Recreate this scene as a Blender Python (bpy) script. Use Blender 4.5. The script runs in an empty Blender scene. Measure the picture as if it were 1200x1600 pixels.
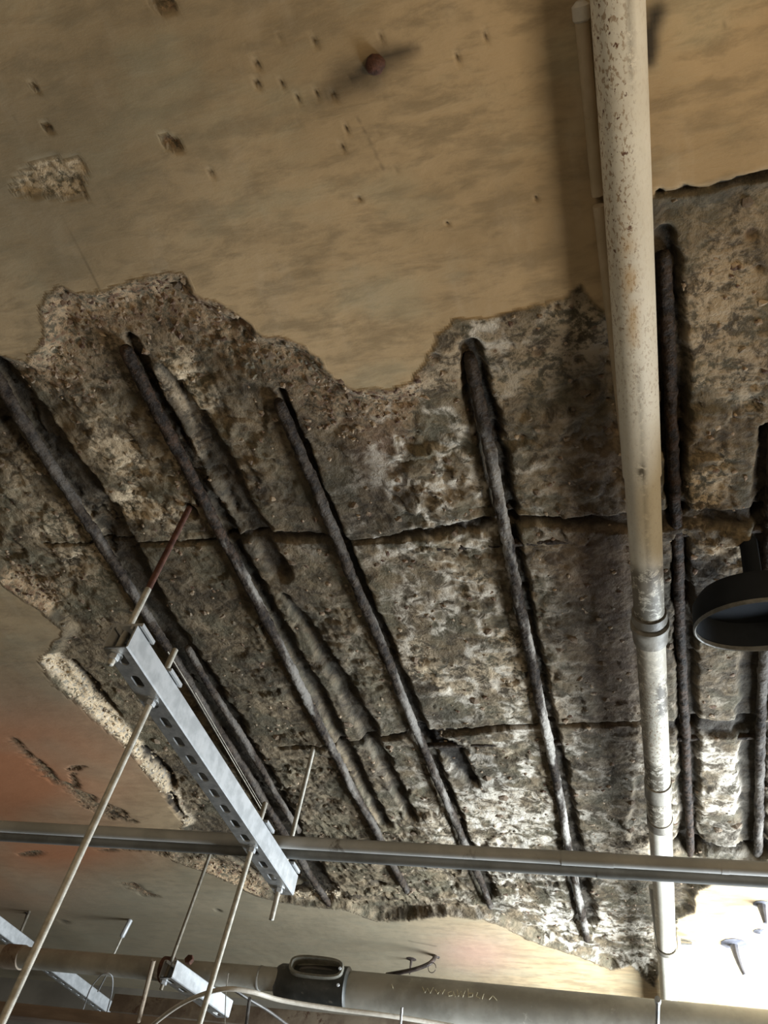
import bpy, bmesh, math, random
import numpy as np
from mathutils import Vector, Matrix

random.seed(7)
rng = np.random.default_rng(11)
sc = bpy.context.scene
col = sc.collection

# ------------------------------------------------------------------ camera
F = 1235.0
UPv = np.array([250., -1100., F]); UPv /= np.linalg.norm(UPv)      # world up, in (right, down, forward)
DEv = np.array([500., 1500., F]); DEv -= UPv * (DEv @ UPv); DEv /= np.linalg.norm(DEv)
RIv = np.cross(DEv, UPv)
EYE = 1.60
HC = 0.93                                   # ceiling height above the lens
CZ = EYE + HC
cam_d = bpy.data.cameras.new('camera'); cam = bpy.data.objects.new('camera', cam_d); col.objects.link(cam)
cam_d.sensor_fit = 'VERTICAL'; cam_d.sensor_height = 36.0; cam_d.lens = F / 1600.0 * 36.0
cam_d.clip_start = 0.02
def cw(v):
    return Vector((v @ RIv, v @ DEv, v @ UPv))
r_, d_, f_ = (cw(np.array(a, float)) for a in ((1, 0, 0), (0, 1, 0), (0, 0, 1)))
cam.matrix_world = Matrix(((r_.x, -d_.x, -f_.x, 0), (r_.y, -d_.y, -f_.y, 0), (r_.z, -d_.z, -f_.z, EYE), (0, 0, 0, 1)))
sc.camera = cam

# ------------------------------------------------------------------ world, lights, exposure
w = bpy.data.worlds.new('sky'); sc.world = w; w.use_nodes = True
w.node_tree.nodes['Background'].inputs[0].default_value = (0.80, 0.90, 1.0, 1)
w.node_tree.nodes['Background'].inputs[1].default_value = 2.0

def area(name, loc, target, sx, sy, power, color):
    l = bpy.data.lights.new(name, 'AREA'); l.shape = 'RECTANGLE'; l.size = sx; l.size_y = sy
    l.energy = power; l.color = color
    o = bpy.data.objects.new(name, l); col.objects.link(o); o.location = loc
    o.rotation_euler = (Vector(target) - Vector(loc)).to_track_quat('-Z', 'Y').to_euler()
    return o
# daylight entering by the window of the right hand wall, far end
area('window_daylight', (1.08, 2.46, 1.90), (0.1, 2.3, 2.50), 1.04, 0.86, 92, (0.84, 0.93, 1.0)).data.spread = math.radians(125)
# warm work lamps of the room, behind and to the right of the photographer
area('work_lamp', (0.95, 0.15, 1.72), (-0.1, 0.35, 2.53), 0.30, 0.30, 6.2, (1.0, 0.77, 0.48))
area('room_lamp', (-0.9, -1.3, 0.9), (-0.5, 0.6, 2.53), 0.9, 0.9, 9, (1.0, 0.84, 0.62))
sc.view_settings.view_transform = 'Standard'
sc.view_settings.look = 'None'
sc.view_settings.gamma = 1.0
sc.view_settings.use_curve_mapping = False
sc.view_settings.exposure = 0.0

# ------------------------------------------------------------------ helpers
def P(px, py, h=HC):
    """point on the sight line of photo pixel px,py at height h above the lens"""
    r = np.array([px - 600., py - 800., F]); q = np.array([r @ RIv, r @ DEv, r @ UPv]); q = q * h / q[2]
    return Vector((q[0], q[1], q[2] + EYE))
def PV(px, py, ref):
    """point on the sight line at the horizontal distance of ref (for plumb things)"""
    r = np.array([px - 600., py - 800., F]); q = np.array([r @ RIv, r @ DEv, r @ UPv])
    q = q * math.hypot(ref[0], ref[1]) / math.hypot(q[0], q[1])
    return Vector((q[0], q[1], q[2] + EYE))
def pxm(px, py, h=HC):
    """metres that one photo pixel covers there"""
    return (P(px, py, h) - Vector((0, 0, EYE))).length / math.sqrt((px-600)**2 + (py-800)**2 + F*F)

def link(name, me, mat=None, parent=None, smooth=True):
    o = bpy.data.objects.new(name, me); col.objects.link(o)
    if mat: me.materials.append(mat)
    if smooth: me.polygons.foreach_set('use_smooth', [True] * len(me.polygons))
    if parent: o.parent = parent
    return o
def mesh(name, vs, fs, mat=None, parent=None, smooth=True, loc=None):
    me = bpy.data.meshes.new(name)
    if loc is not None: vs = [Vector(v) - Vector(loc) for v in vs]
    me.from_pydata([tuple(v) for v in vs], [], [tuple(f) for f in fs]); me.update()
    o = link(name, me, mat, parent, smooth)
    if loc is not None: o.location = loc
    return o
def thing(name, label, cat, loc=(0, 0, 0), group=None):
    o = bpy.data.objects.new(name, None); col.objects.link(o); o.location = loc
    o.empty_display_size = 0.02
    tag(o, label, cat, group); return o
def tag(o, label, cat, group=None):
    o['label'] = label; o['category'] = cat
    if group: o['group'] = group
    return o
def struct(o):
    o['kind'] = 'structure'; return o
def rel(o, root):
    """keep world place while parented to root"""
    o.parent = root; o.matrix_parent_inverse = Matrix.Translation(root.location).inverted(); return o

def frame_of(d):
    d = d.normalized(); a = Vector((0, 0, 1)) if abs(d.z) < 0.9 else Vector((1, 0, 0))
    u = d.cross(a).normalized(); v = d.cross(u).normalized(); return u, v
class MB:
    def __init__(s): s.v = []; s.f = []
    def add(s, vs, fs):
        k = len(s.v); s.v += [Vector(q) for q in vs]; s.f += [tuple(i + k for i in f) for f in fs]
    def sweep(s, pts, rad, n=12, caps=True, rfun=None):
        pts = [Vector(p) for p in pts]; m = len(pts); vs = []; fs = []
        u0 = None
        for i, p in enumerate(pts):
            d = pts[min(i+1, m-1)] - pts[max(i-1, 0)]
            d.normalize()
            if u0 is None: u, v = frame_of(d)
            else:
                u = (u0 - d * u0.dot(d)).normalized(); v = d.cross(u)
            u0 = u
            r = rad[i] if hasattr(rad, '__len__') else rad
            for k in range(n):
                a = 2*math.pi*k/n
                rr = r * (rfun(i, k) if rfun else 1)
                vs.append(p + (u*math.cos(a) + v*math.sin(a)) * rr)
        for i in range(m-1):
            for k in range(n):
                a, b = i*n+k, i*n+(k+1) % n
                fs.append((a, b, b+n, a+n))
        if caps: fs.append(tuple(range(n))[::-1]); fs.append(tuple((m-1)*n+k for k in range(n)))
        s.add(vs, fs); return s
    def lathe(s, base, axis, prof, n=24, rot=0, caps=True):
        """prof: list of (t along axis, radius)"""
        axis = Vector(axis).normalized(); u, v = frame_of(axis); base = Vector(base); vs = []; fs = []
        for t, r in prof:
            for k in range(n):
                a = rot + 2*math.pi*k/n
                vs.append(base + axis*t + (u*math.cos(a) + v*math.sin(a))*r)
        m = len(prof)
        for i in range(m-1):
            for k in range(n):
                a, b = i*n+k, i*n+(k+1) % n
                fs.append((a, b, b+n, a+n))
        if caps: fs.append(tuple(range(n))[::-1]); fs.append(tuple((m-1)*n+k for k in range(n)))
        s.add(vs, fs); return s
    def box(s, lo, hi, mat=None, b=0.0):
        lo = Vector(lo); hi = Vector(hi)
        bm = bmesh.new(); bmesh.ops.create_cube(bm, size=1)
        for q in bm.verts:
            q.co = Vector([(lo[i]+hi[i])/2 + q.co[i]*(hi[i]-lo[i]) for i in range(3)])
        if b: bmesh.ops.bevel(bm, geom=bm.edges[:], offset=b, segments=2, affect='EDGES', profile=.6)
        bm.verts.index_update()
        vs = [q.co.copy() for q in bm.verts]; fs = [[q.index for q in f.verts] for f in bm.faces]; bm.free()
        if mat: vs = [mat @ q for q in vs]
        s.add(vs, fs); return s
    def build(s, name, mat, root=None, smooth=True, auto=True):
        me = bpy.data.meshes.new(name); me.from_pydata([tuple(q) for q in s.v], [], s.f); me.update()
        o = link(name, me, mat, None, smooth)
        bm = bmesh.new(); bm.from_mesh(me); bmesh.ops.recalc_face_normals(bm, faces=bm.faces)
        if smooth and auto:
            for e in bm.edges:
                if len(e.link_faces) == 2 and e.calc_face_angle(0) > 0.6: e.smooth = False
        bm.to_mesh(me); bm.free()
        if root: rel(o, root)
        else:                                    # origin to the piece itself
            c = sum((q for q in s.v), Vector()) / len(s.v)
            me.transform(Matrix.Translation(-c)); o.location = c
        return o

# numpy noise ---------------------------------------------------------------
def hsh(ix, iy, seed):
    n = (ix.astype(np.int64)*374761393 + iy.astype(np.int64)*668265263 + seed*1274126177) & 0xffffffff
    n = ((n ^ (n >> 13)) * 1274126177) & 0xffffffff
    n = (n ^ (n >> 16)) & 0xffffffff
    n = (n * 2246822519) & 0xffffffff
    return ((n ^ (n >> 15)) & 0xffffff) / float(0xffffff)
def vnoise(x, y, s, seed):
    x = x/s; y = y/s; ix = np.floor(x); iy = np.floor(y); fx = x-ix; fy = y-iy
    fx = fx*fx*(3-2*fx); fy = fy*fy*(3-2*fy)
    a = hsh(ix, iy, seed); b = hsh(ix+1, iy, seed); c = hsh(ix, iy+1, seed); d = hsh(ix+1, iy+1, seed)
    return (a*(1-fx)+b*fx)*(1-fy) + (c*(1-fx)+d*fx)*fy
def fbm(x, y, s, seed, octv=4, g=0.5):
    t = 0; a = 1; n = 0
    for i in range(octv):
        ca, sa = math.cos(i*1.1+.3), math.sin(i*1.1+.3)
        t = t + a*vnoise(x*ca-y*sa, x*sa+y*ca, s/2**i, seed+i*17); n += a; a *= g
    return t/n
def ridged(x, y, s, seed, octv=4):
    t = 0; a = 1; n = 0
    for i in range(octv):
        t = t + a*(1-np.abs(2*vnoise(x+y*.2*i, y-x*.3*i, s/2**i, seed+i*13)-1)); n += a; a *= .5
    return t/n
def facets(x, y, s, seed, tilt=1.0):
    """broken, shell shaped facets: a plane of its own in every random cell"""
    X = x/s; Y = y/s; ix = np.floor(X); iy = np.floor(Y)
    best = np.full(x.shape, 9.); val = np.zeros(x.shape)
    for dx in (-1, 0, 1):
        for dy in (-1, 0, 1):
            cx = ix+dx; cy = iy+dy
            qx = cx + hsh(cx, cy, seed); qy = cy + hsh(cx, cy, seed+5)
            d = (X-qx)**2 + (Y-qy)**2
            m = d < best
            v = (hsh(cx, cy, seed+9)-.5) + tilt*((X-qx)*(hsh(cx, cy, seed+3)-.5) + (Y-qy)*(hsh(cx, cy, seed+4)-.5))*2
            val = np.where(m, v, val); best = np.where(m, d, best)
    return val, np.sqrt(best)
def sstep(a, b, x):
    t = np.clip((x-a)/(b-a), 0, 1); return t*t*(3-2*t)

# ------------------------------------------------------------------ materials
def new_mat(name):
    m = bpy.data.materials.new(name); m.use_nodes = True
    return m, m.node_tree.nodes, m.node_tree.links, m.node_tree.nodes['Principled BSDF']
class NT:
    def __init__(s, m): s.n = m.node_tree.nodes; s.l = m.node_tree.links; s.b = s.n['Principled BSDF']
    def node(s, t, **k):
        q = s.n.new(t)
        for a, b in k.items(): setattr(q, a, b)
        return q
    def noise(s, scale, detail=4, rough=.55, vec=None, dist=0):
        q = s.node('ShaderNodeTexNoise'); q.inputs['Scale'].default_value = scale; q.inputs['Detail'].default_value = detail
        q.inputs['Roughness'].default_value = rough; q.inputs['Distortion'].default_value = dist
        s.l.new(vec if vec else s.coord(), q.inputs['Vector']); return q.outputs['Fac']
    def coord(s, out='Object'):
        if not hasattr(s, 'tc'): s.tc = s.node('ShaderNodeTexCoord')
        return s.tc.outputs[out]
    def mapped(s, sc3, out='Object'):
        q = s.node('ShaderNodeMapping'); q.inputs['Scale'].default_value = sc3; s.l.new(s.coord(out), q.inputs[0]); return q.outputs[0]
    def ramp(s, fac, a, b):
        q = s.node('ShaderNodeMapRange'); q.interpolation_type = 'SMOOTHSTEP'
        q.inputs['From Min'].default_value = a; q.inputs['From Max'].default_value = b
        s.l.new(fac, q.inputs['Value']); return q.outputs['Result']
    def mix(s, fac, a, b):
        q = s.node('ShaderNodeMix', data_type='RGBA')
        if isinstance(fac, (int, float)): q.inputs[0].default_value = fac
        else: s.l.new(fac, q.inputs[0])
        for v, i in ((a, 6), (b, 7)):
            if isinstance(v, tuple): q.inputs[i].default_value = (*v, 1)
            else: s.l.new(v, q.inputs[i])
        return q.outputs[2]
    def math(s, op, a, b=0.0):
        q = s.node('ShaderNodeMath', operation=op)
        for v, i in ((a, 0), (b, 1)):
            if isinstance(v, (int, float)): q.inputs[i].default_value = v
            else: s.l.new(v, q.inputs[i])
        return q.outputs[0]
    def attr(s, name):
        q = s.node('ShaderNodeAttribute', attribute_name=name); sp = s.node('ShaderNodeSeparateColor')
        s.l.new(q.outputs['Color'], sp.inputs[0]); return sp.outputs[0], sp.outputs[1], sp.outputs[2]
    def bump(s, h, dist, strength=1.0, normal=None):
        q = s.node('ShaderNodeBump'); q.inputs['Distance'].default_value = dist; q.inputs['Strength'].default_value = strength
        s.l.new(h, q.inputs['Height'])
        if normal: s.l.new(normal, q.inputs['Normal'])
        return q.outputs[0]
    def out(s, color=None, rough=None, metal=None, normal=None):
        for v, k in ((color, 'Base Color'), (rough, 'Roughness'), (metal, 'Metallic'), (normal, 'Normal')):
            if v is None: continue
            if isinstance(v, tuple): s.b.inputs[k].default_value = (*v, 1)
            elif isinstance(v, (int, float)): s.b.inputs[k].default_value = v
            else: s.l.new(v, s.b.inputs[k])

def simple(name, c1, c2, scale=30, rough=.6, metal=0, bump=.0006, c3=None, t3=(.6, .7), sc3=None):
    m = bpy.data.materials.new(name); m.use_nodes = True; t = NT(m)
    vec = t.mapped(sc3) if sc3 else None
    n = t.noise(scale, 5, .6, vec); c = t.mix(t.ramp(n, .35, .65), c1, c2)
    if c3:
        n3 = t.noise(scale*1.7, 6, .7, vec, .4); c = t.mix(t.ramp(n3, *t3), c, c3)
    t.out(c, rough, metal, t.bump(t.noise(scale*4, 4), bump))
    return m
M = {}
M['galv'] = simple('galvanised_steel', (.42, .43, .43), (.62, .63, .62), 60, .38, .75, .0002)
M['galv_white'] = simple('pale_zinc_steel', (.34, .35, .355), (.46, .47, .475), 40, .5, .35, .0002)
M['rod'] = simple('threaded_steel', (.36, .34, .29), (.55, .52, .45), 80, .6, .2, .0002)
M['rod_dark'] = simple('dull_steel', (.16, .14, .11), (.27, .24, .19), 60, .55, .4, .0002)
M['rust_rod'] = simple('rusted_steel', (.060, .022, .014), (.12, .05, .032), 70, .8, .1, .0006)
M['conduit'] = simple('weathered_conduit', (.34, .34, .32), (.47, .465, .44), 9, .65, .05, .0003, (.16, .15, .13), (.62, .72))
M['conduit_dark'] = simple('dark_conduit', (.11, .11, .10), (.18, .18, .168), 12, .65, .05, .0003)
M['pipe_grey'] = simple('dusty_grey_pipe', (.30, .285, .24), (.45, .43, .37), 10, .6, .05, .0006, (.60, .57, .50), (.60, .72))
M['pipe_rusty'] = simple('rusty_dusty_pipe', (.20, .15, .11), (.34, .28, .21), 14, .7, .1, .0008, (.12, .06, .04), (.55, .7))
M['cable_pale'] = simple('pale_cable', (.55, .50, .42), (.68, .63, .54), 30, .5)
M['cable_dark'] = simple('dark_cable', (.05, .045, .04), (.09, .08, .07), 30, .5)
M['lamp_dark'] = simple('dark_grey_enamel', (.010, .012, .015), (.016, .019, .024), 10, .9, .0)
M['lamp_dark'].node_tree.nodes['Principled BSDF'].inputs['Specular IOR Level'].default_value = .15
M['lamp_rim'] = simple('worn_rim', (.12, .12, .11), (.20, .20, .19), 60, .45, .3)
M['nail'] = simple('black_iron', (.03, .022, .018), (.07, .05, .04), 60, .6, .3)
M['hookm'] = simple('grey_painted_hook', (.10, .10, .12), (.16, .16, .18), 60, .5, .1)
M['plaster'] = simple('plaster_wall', (.16, .14, .11), (.22, .195, .155), 5, .85, 0, .001)
M['floorm'] = simple('concrete_floor', (.10, .09, .075), (.14, .125, .10), 4, .85, 0, .001)
M['woodframe'] = simple('painted_frame', (.7, .7, .68), (.8, .8, .78), 10, .5)
M['brown'] = simple('brown_painted_timber', (.20, .15, .115), (.28, .22, .17), 8, .7, 0, .0006, None, (.6, .7), (1, 6, 6))
M['rusthead'] = simple('rusty_bolt', (.055, .025, .015), (.12, .05, .03), 90, .85, 0, .0008)

# rebar: dark scaly rust; pale streaks and window gloss painted where the mask says
def rebar_mat():
    m = bpy.data.materials.new('scaly_rebar'); m.use_nodes = True; t = NT(m)
    n1 = t.noise(60, 6, .7); n2 = t.noise(22, 4, .6, t.mapped((1, .25, 1)))
    c = t.mix(t.ramp(n1, .35, .62), (.012, .008, .006), (.055, .040, .028))
    a, b, _ = t.attr('Mk')
    c = t.mix(t.math('MULTIPLY', t.ramp(n2, .44, .60), a), c, (.46, .43, .385))
    c = t.mix(t.math('MULTIPLY', t.ramp(n1, .46, .6), b), c, (.065, .032, .018))
    t.b.inputs['Specular IOR Level'].default_value = .2
    h = t.math('ADD', n1, t.noise(170, 4))
    t.out(c, .68, .0, t.bump(h, .004)); return m
M['rebar'] = rebar_mat()

def ceiling_mat():
    m = bpy.data.materials.new('spalled_concrete'); m.use_nodes = True; t = NT(m)
    sp, pale, dark = t.attr('Ma'); brown, red, white = t.attr('Mb'); tone, hgt, pink = t.attr('Mc')
    xyz = t.coord()
    # smooth painted / cement faced soffit
    na = t.noise(3.2, 5, .6, xyz, .3); nb = t.noise(14, 6, .65, t.mapped((1, 3.0, 1)), .2); nc = t.noise(170, 4, .6, xyz)
    smooth = t.mix(t.ramp(na, .36, .62), (.42, .305, .17), (.57, .42, .245))
    smooth = t.mix(t.math('MULTIPLY', t.ramp(nb, .42, .66), .7), smooth, (.28, .21, .12))
    smooth = t.mix(t.math('MULTIPLY', t.ramp(nc, .60, .78), .12), smooth, (.30, .24, .16))
    smooth = t.mix(t.math('MULTIPLY', t.ramp(t.noise(8, 5, .6, t.mapped((2.2, .8, 1))), .52, .74), .30), smooth, (.60, .49, .35))
    smooth = t.mix(t.math('MULTIPLY', t.ramp(t.noise(6, 4, .6, t.mapped((1, 1.7, 1), 'Object')), .48, .68), .35), smooth, (.44, .41, .28))
    smooth = t.mix(t.math('MULTIPLY', tone, .8), smooth, (.19, .17, .12))        # greyer zones; lower left falloff of window light painted in
    smooth = t.mix(t.math('MULTIPLY', red, .95), smooth, (.42, .175, .08))
    smooth = t.mix(t.math('MULTIPLY', pink, .5), smooth, (.58, .33, .26))
    # broken concrete
    n1 = t.noise(34, 7, .68, xyz, .6); n2 = t.noise(11, 5, .6, xyz, .8); n3 = t.noise(120, 5, .65, xyz)
    rough = t.mix(t.ramp(n1, .36, .62), (.070, .052, .031), (.23, .174, .106))
    rough = t.mix(t.math('MULTIPLY', t.ramp(n2, .42, .62), .6), rough, (.115, .105, .067))
    lightp = t.math('MULTIPLY', t.ramp(t.math('ADD', t.math('MULTIPLY', n3, .5), t.math('MULTIPLY', n1, .5)), .44, .56), pale)
    rough = t.mix(lightp, rough, (.60, .475, .32))
    rough = t.mix(t.math('MULTIPLY', t.ramp(n3, .40, .60), brown), rough, (.50, .335, .19))
    rough = t.mix(t.math('MULTIPLY', t.ramp(t.noise(60, 4), .54, .66), brown), rough, (.12, .055, .03))
    rough = t.mix(t.math('MULTIPLY', pink, .35), rough, (.34, .19, .13))
    rough = t.mix(t.math('MULTIPLY', t.ramp(n1, .40, .58), white), rough, (.72, .66, .56))
    rough = t.mix(t.math('MULTIPLY', hgt, t.ramp(n3, .43, .52)), rough, (.68, .53, .345))
    c = t.mix(sp, smooth, rough)
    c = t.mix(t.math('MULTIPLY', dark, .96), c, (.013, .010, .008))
    bsm = t.math('ADD', t.math('MULTIPLY', nb, .5), t.math('MULTIPLY', nc, .06))
    brg = t.math('ADD', n1, t.math('MULTIPLY', n3, .9))
    hs = t.node('ShaderNodeMix', data_type='FLOAT'); t.l.new(sp, hs.inputs[0]); t.l.new(bsm, hs.inputs[2]); t.l.new(t.math('MULTIPLY', brg, 1.8), hs.inputs[3])
    t.out(c, .82, 0, t.bump(hs.outputs[0], .0022))
    t.b.inputs['Specular IOR Level'].default_value = .35
    return m
M['ceil'] = ceiling_mat()

def stone_mat():
    m = bpy.data.materials.new('broken_aggregate'); m.use_nodes = True; t = NT(m)
    n = t.noise(26, 3, .6); c = t.mix(t.ramp(n, .35, .65), (.16, .10, .06), (.40, .31, .21))
    c = t.mix(t.ramp(t.noise(75, 3), .5, .62), c, (.085, .045, .027))
    c = t.mix(t.ramp(t.noise(9, 3), .5, .7), c, (.13, .115, .08))
    t.out(c, .85, 0, t.bump(t.noise(300, 3), .001)); return m
M['stone'] = stone_mat()
M['stone_pale'] = simple('pale_mortar', (.46, .37, .25), (.62, .52, .37), 60, .85, 0, .001, (.14, .08, .05), (.58, .66))

# ------------------------------------------------------------------ ceiling (soffit with the spalled area)
def axis(knots):
    """knots: (start, step) ... (end, None)"""
    out = []
    for (a, s), (b, _) in zip(knots[:-1], knots[1:]):
        n = max(1, int(round((b-a)/s))); out += list(np.linspace(a, b, n, endpoint=False))
    out.append(knots[-1][0]); return np.array(out)
XL, XR, YB, YF = -3.8, 1.12, -2.2, 3.12
gx = axis([(XL, .10), (-2.4, .016), (-1.45, .0075), (-1.15, .0032), (.36, .02), (XR, None)])
gy = axis([(YB, .15), (-.05, .006), (.28, .0032), (1.25, .0038), (1.75, .0052), (2.9, .02), (YF, None)])
GX, GY = np.meshgrid(gx, gy, indexing='ij')
nx, ny = GX.shape
def C2(px, py):
    q = P(px, py); return np.array([q.x, q.y])

def seg_mask(pts, wid, soft=.35, jit=None):
    """1 inside a stroke along photo points (laid on the soffit plane, metres), fading at its border"""
    out = np.zeros((nx, ny)); pp = [C2(*p) for p in pts]
    ws = wid if hasattr(wid, '__len__') else [wid]*len(pts)
    wm = [q*pxm(*p)*.62 for q, p in zip(ws, pts)]
    J = jit if jit is not None else JIT
    for (a, b, wa, wb) in zip(pp[:-1], pp[1:], wm[:-1], wm[1:]):
        W = max(wa, wb)*2.2 + .01
        i0, i1 = np.searchsorted(gx, [min(a[0], b[0])-W, max(a[0], b[0])+W]); j0, j1 = np.searchsorted(gy, [min(a[1], b[1])-W, max(a[1], b[1])+W])
        if i1 <= i0 or j1 <= j0: continue
        x = GX[i0:i1, j0:j1]; y = GY[i0:i1, j0:j1]; d = b-a; L = max(d @ d, 1e-9)
        t = np.clip(((x-a[0])*d[0] + (y-a[1])*d[1])/L, 0, 1)
        dist = np.hypot(x-a[0]-t*d[0], y-a[1]-t*d[1]); wd = wa+(wb-wa)*t
        k = dist/np.maximum(wd, 1e-4) + (J[i0:i1, j0:j1]-.5)*1.1
        out[i0:i1, j0:j1] = np.maximum(out[i0:i1, j0:j1], 1-sstep(1-soft, 1+soft, k))
    return out
JIT = fbm(GX, GY, .035, 3, 4, .6)
BIG = fbm(GX, GY, .25, 4, 3)

spall_px = [(-140, 500), (-60, 540), (0, 556), (42, 566), (62, 520), (66, 488), (78, 464), (98, 452), (122, 464), (160, 458), (192, 446), (240, 432),
    (288, 430), (300, 455), (338, 478), (374, 494), (402, 520), (442, 530), (484, 552), (504, 574), (542, 606), (600, 612), (650, 602), (666, 560), (680, 522),
    (710, 502), (762, 496), (820, 482), (862, 472), (886, 460), (906, 446), (926, 470), (948, 486), (968, 470), (990, 400), (1000, 330), (1030, 300), (1080, 297), (1130, 285),
    (1200, 266), (1330, 235), (1350, 1330), (1200, 1350), (1092, 1392), (1086, 1426), (1062, 1436), (1050, 1480), (1022, 1542), (1008, 1532), (985, 1508), (955, 1518), (920, 1500), (880, 1486),
    (830, 1470), (800, 1456), (760, 1440), (700, 1432), (640, 1440), (590, 1440), (540, 1422), (490, 1418), (440, 1412), (400, 1400), (360, 1380), (320, 1362),
    (272, 1346), (262, 1326), (290, 1290), (255, 1240), (215, 1190), (180, 1152), (130, 1112), (75, 1057), (60, 1036), (84, 1008), (94, 985), (60, 955), (20, 930), (0, 910), (-80, 862), (-200, 800)]
SP = [C2(*p) for p in spall_px]
def poly_sd(poly):
    d2 = np.full((nx, ny), 9.); inside = np.zeros((nx, ny), bool)
    n = len(poly)
    for i in range(n):
        a = poly[i]; b = poly[(i+1) % n]; d = b-a
        t = np.clip(((GX-a[0])*d[0] + (GY-a[1])*d[1])/max(d @ d, 1e-12), 0, 1)
        d2 = np.minimum(d2, (GX-a[0]-t*d[0])**2 + (GY-a[1]-t*d[1])**2)
        if abs(d[1]) > 1e-12:
            c = ((a[1] > GY) != (b[1] > GY)) & (GX < d[0]*(GY-a[1])/d[1] + a[0]); inside ^= c
    return np.where(inside, 1, -1)*np.sqrt(d2)
SD = poly_sd(SP) + (fbm(GX, GY, .05, 21, 4, .6)-.5)*.022 + (fbm(GX, GY, .012, 22, 2)-.5)*.006

# other chips in the smooth face
patch = poly_sd([C2(*p) for p in ((14, 300), (40, 262), (76, 246), (128, 248), (138, 262), (132, 290), (142, 312), (80, 310), (30, 306))]) + (JIT-.5)*.008
sm = lambda pts, w, s=.35: seg_mask(pts, w, s)
JITF = .5 + 2.2*(fbm(GX, GY, .022, 203, 4, .7)-.5)
smj = lambda pts, w: seg_mask(pts, [q*1.25 for q in w] if hasattr(w, '__len__') else w*1.25, .3, JITF)
chips = np.maximum.reduce([
    smj([(20, 1152), (40, 1176), (66, 1198), (84, 1218), (104, 1228), (126, 1240), (140, 1256), (160, 1268), (182, 1276), (208, 1284)], [6, 10, 12, 9, 13, 16, 20, 18, 16, 8]),
    smj([(128, 1196), (110, 1204), (120, 1230)], 6), smj([(165, 1262), (186, 1272)], 16),
    smj([(190, 1380), (208, 1384), (220, 1394), (242, 1400)], [6, 14, 12, 5]),
    smj([(160, 1330), (200, 1326), (240, 1330), (270, 1336)], [4, 8, 8, 14]),
    smj([(244, 4), (258, 12), (266, 6)], 13), smj([(50, 142), (55, 136)], 6), smj([(72, 203), (78, 199)], 5), smj([(262, 222), (274, 225)], 9),
    smj([(36, 1336), (66, 1332)], 7)])
chips = chips*sstep(.30, .46, fbm(GX, GY, .02, 207, 3, .7))
pins = np.zeros((nx, ny))
for (px, py, wq) in [(402, 131, 7), (401, 99, 5), (441, 132, 6), (470, 117, 5), (492, 64, 5), (521, 151, 9), (466, 154, 4), (467, 195, 4), (535, 232, 5), (458, 69, 4), (595, 55, 5), (590, 204, 5),
                     (436, 55, 4), (493, 146, 4), (840, 554, 15), (905, 570, 14), (918, 633, 10), (730, 562, 10), (884, 702, 13), (620, 268, 4), (700, 350, 4), (838, 310, 4), (1180, 376, 14),
                     (870, 480, 9), (800, 545, 7), (815, 700, 7), (210, 1454, 0.1), (340, 1422, 6), (100, 1440, 8), (540, 200, 4), (715, 90, 4), (760, 60, 4), (330, 270, 4), (560, 310, 4),
                     (970, 690, 9), (952, 640, 7), (893, 655, 7), (1192, 430, 9), (692, 585, 8), (680, 560, 10), (640, 700, 7)]:
    pins = np.maximum(pins, seg_mask([(px, py), (px+1, py+1)], wq, .5))

# grooves and voids; their recess shade is painted black in the dark mask
L1 = [(60, 862), (130, 864), (200, 864), (300, 862), (420, 853), (450, 853), (500, 853), (530, 862), (600, 856), (640, 850), (700, 842), (760, 834), (850, 832), (930, 832), (1000, 833), (1060, 828), (1130, 828), (1230, 824)]
W1 = [3, 4, 6, 7, 12, 20, 15, 5, 8, 14, 16, 22, 13, 24, 28, 28, 26, 26]
L2 = [(430, 1182), (560, 1172), (640, 1160), (690, 1158), (740, 1155), (800, 1150), (860, 1148), (930, 1148), (1000, 1145), (1060, 1152), (1140, 1154), (1230, 1150)]
W2 = [5, 6, 12, 20, 12, 8, 7, 9, 9, 26, 30, 28]
g_tr = np.maximum(seg_mask(L1, W1), seg_mask(L2, W2))
g_tr = np.maximum(g_tr, seg_mask([(1030, 300), (1060, 299), (1100, 293), (1140, 284), (1215, 268)], [14, 15, 14, 20, 22]))
g_tr = np.maximum(g_tr, seg_mask([(1060, 1334), (1130, 1338), (1230, 1344)], 12))
g_tr = np.maximum(g_tr, .6*seg_mask([(410, 1218), (500, 1214), (560, 1222)], 3))
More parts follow.
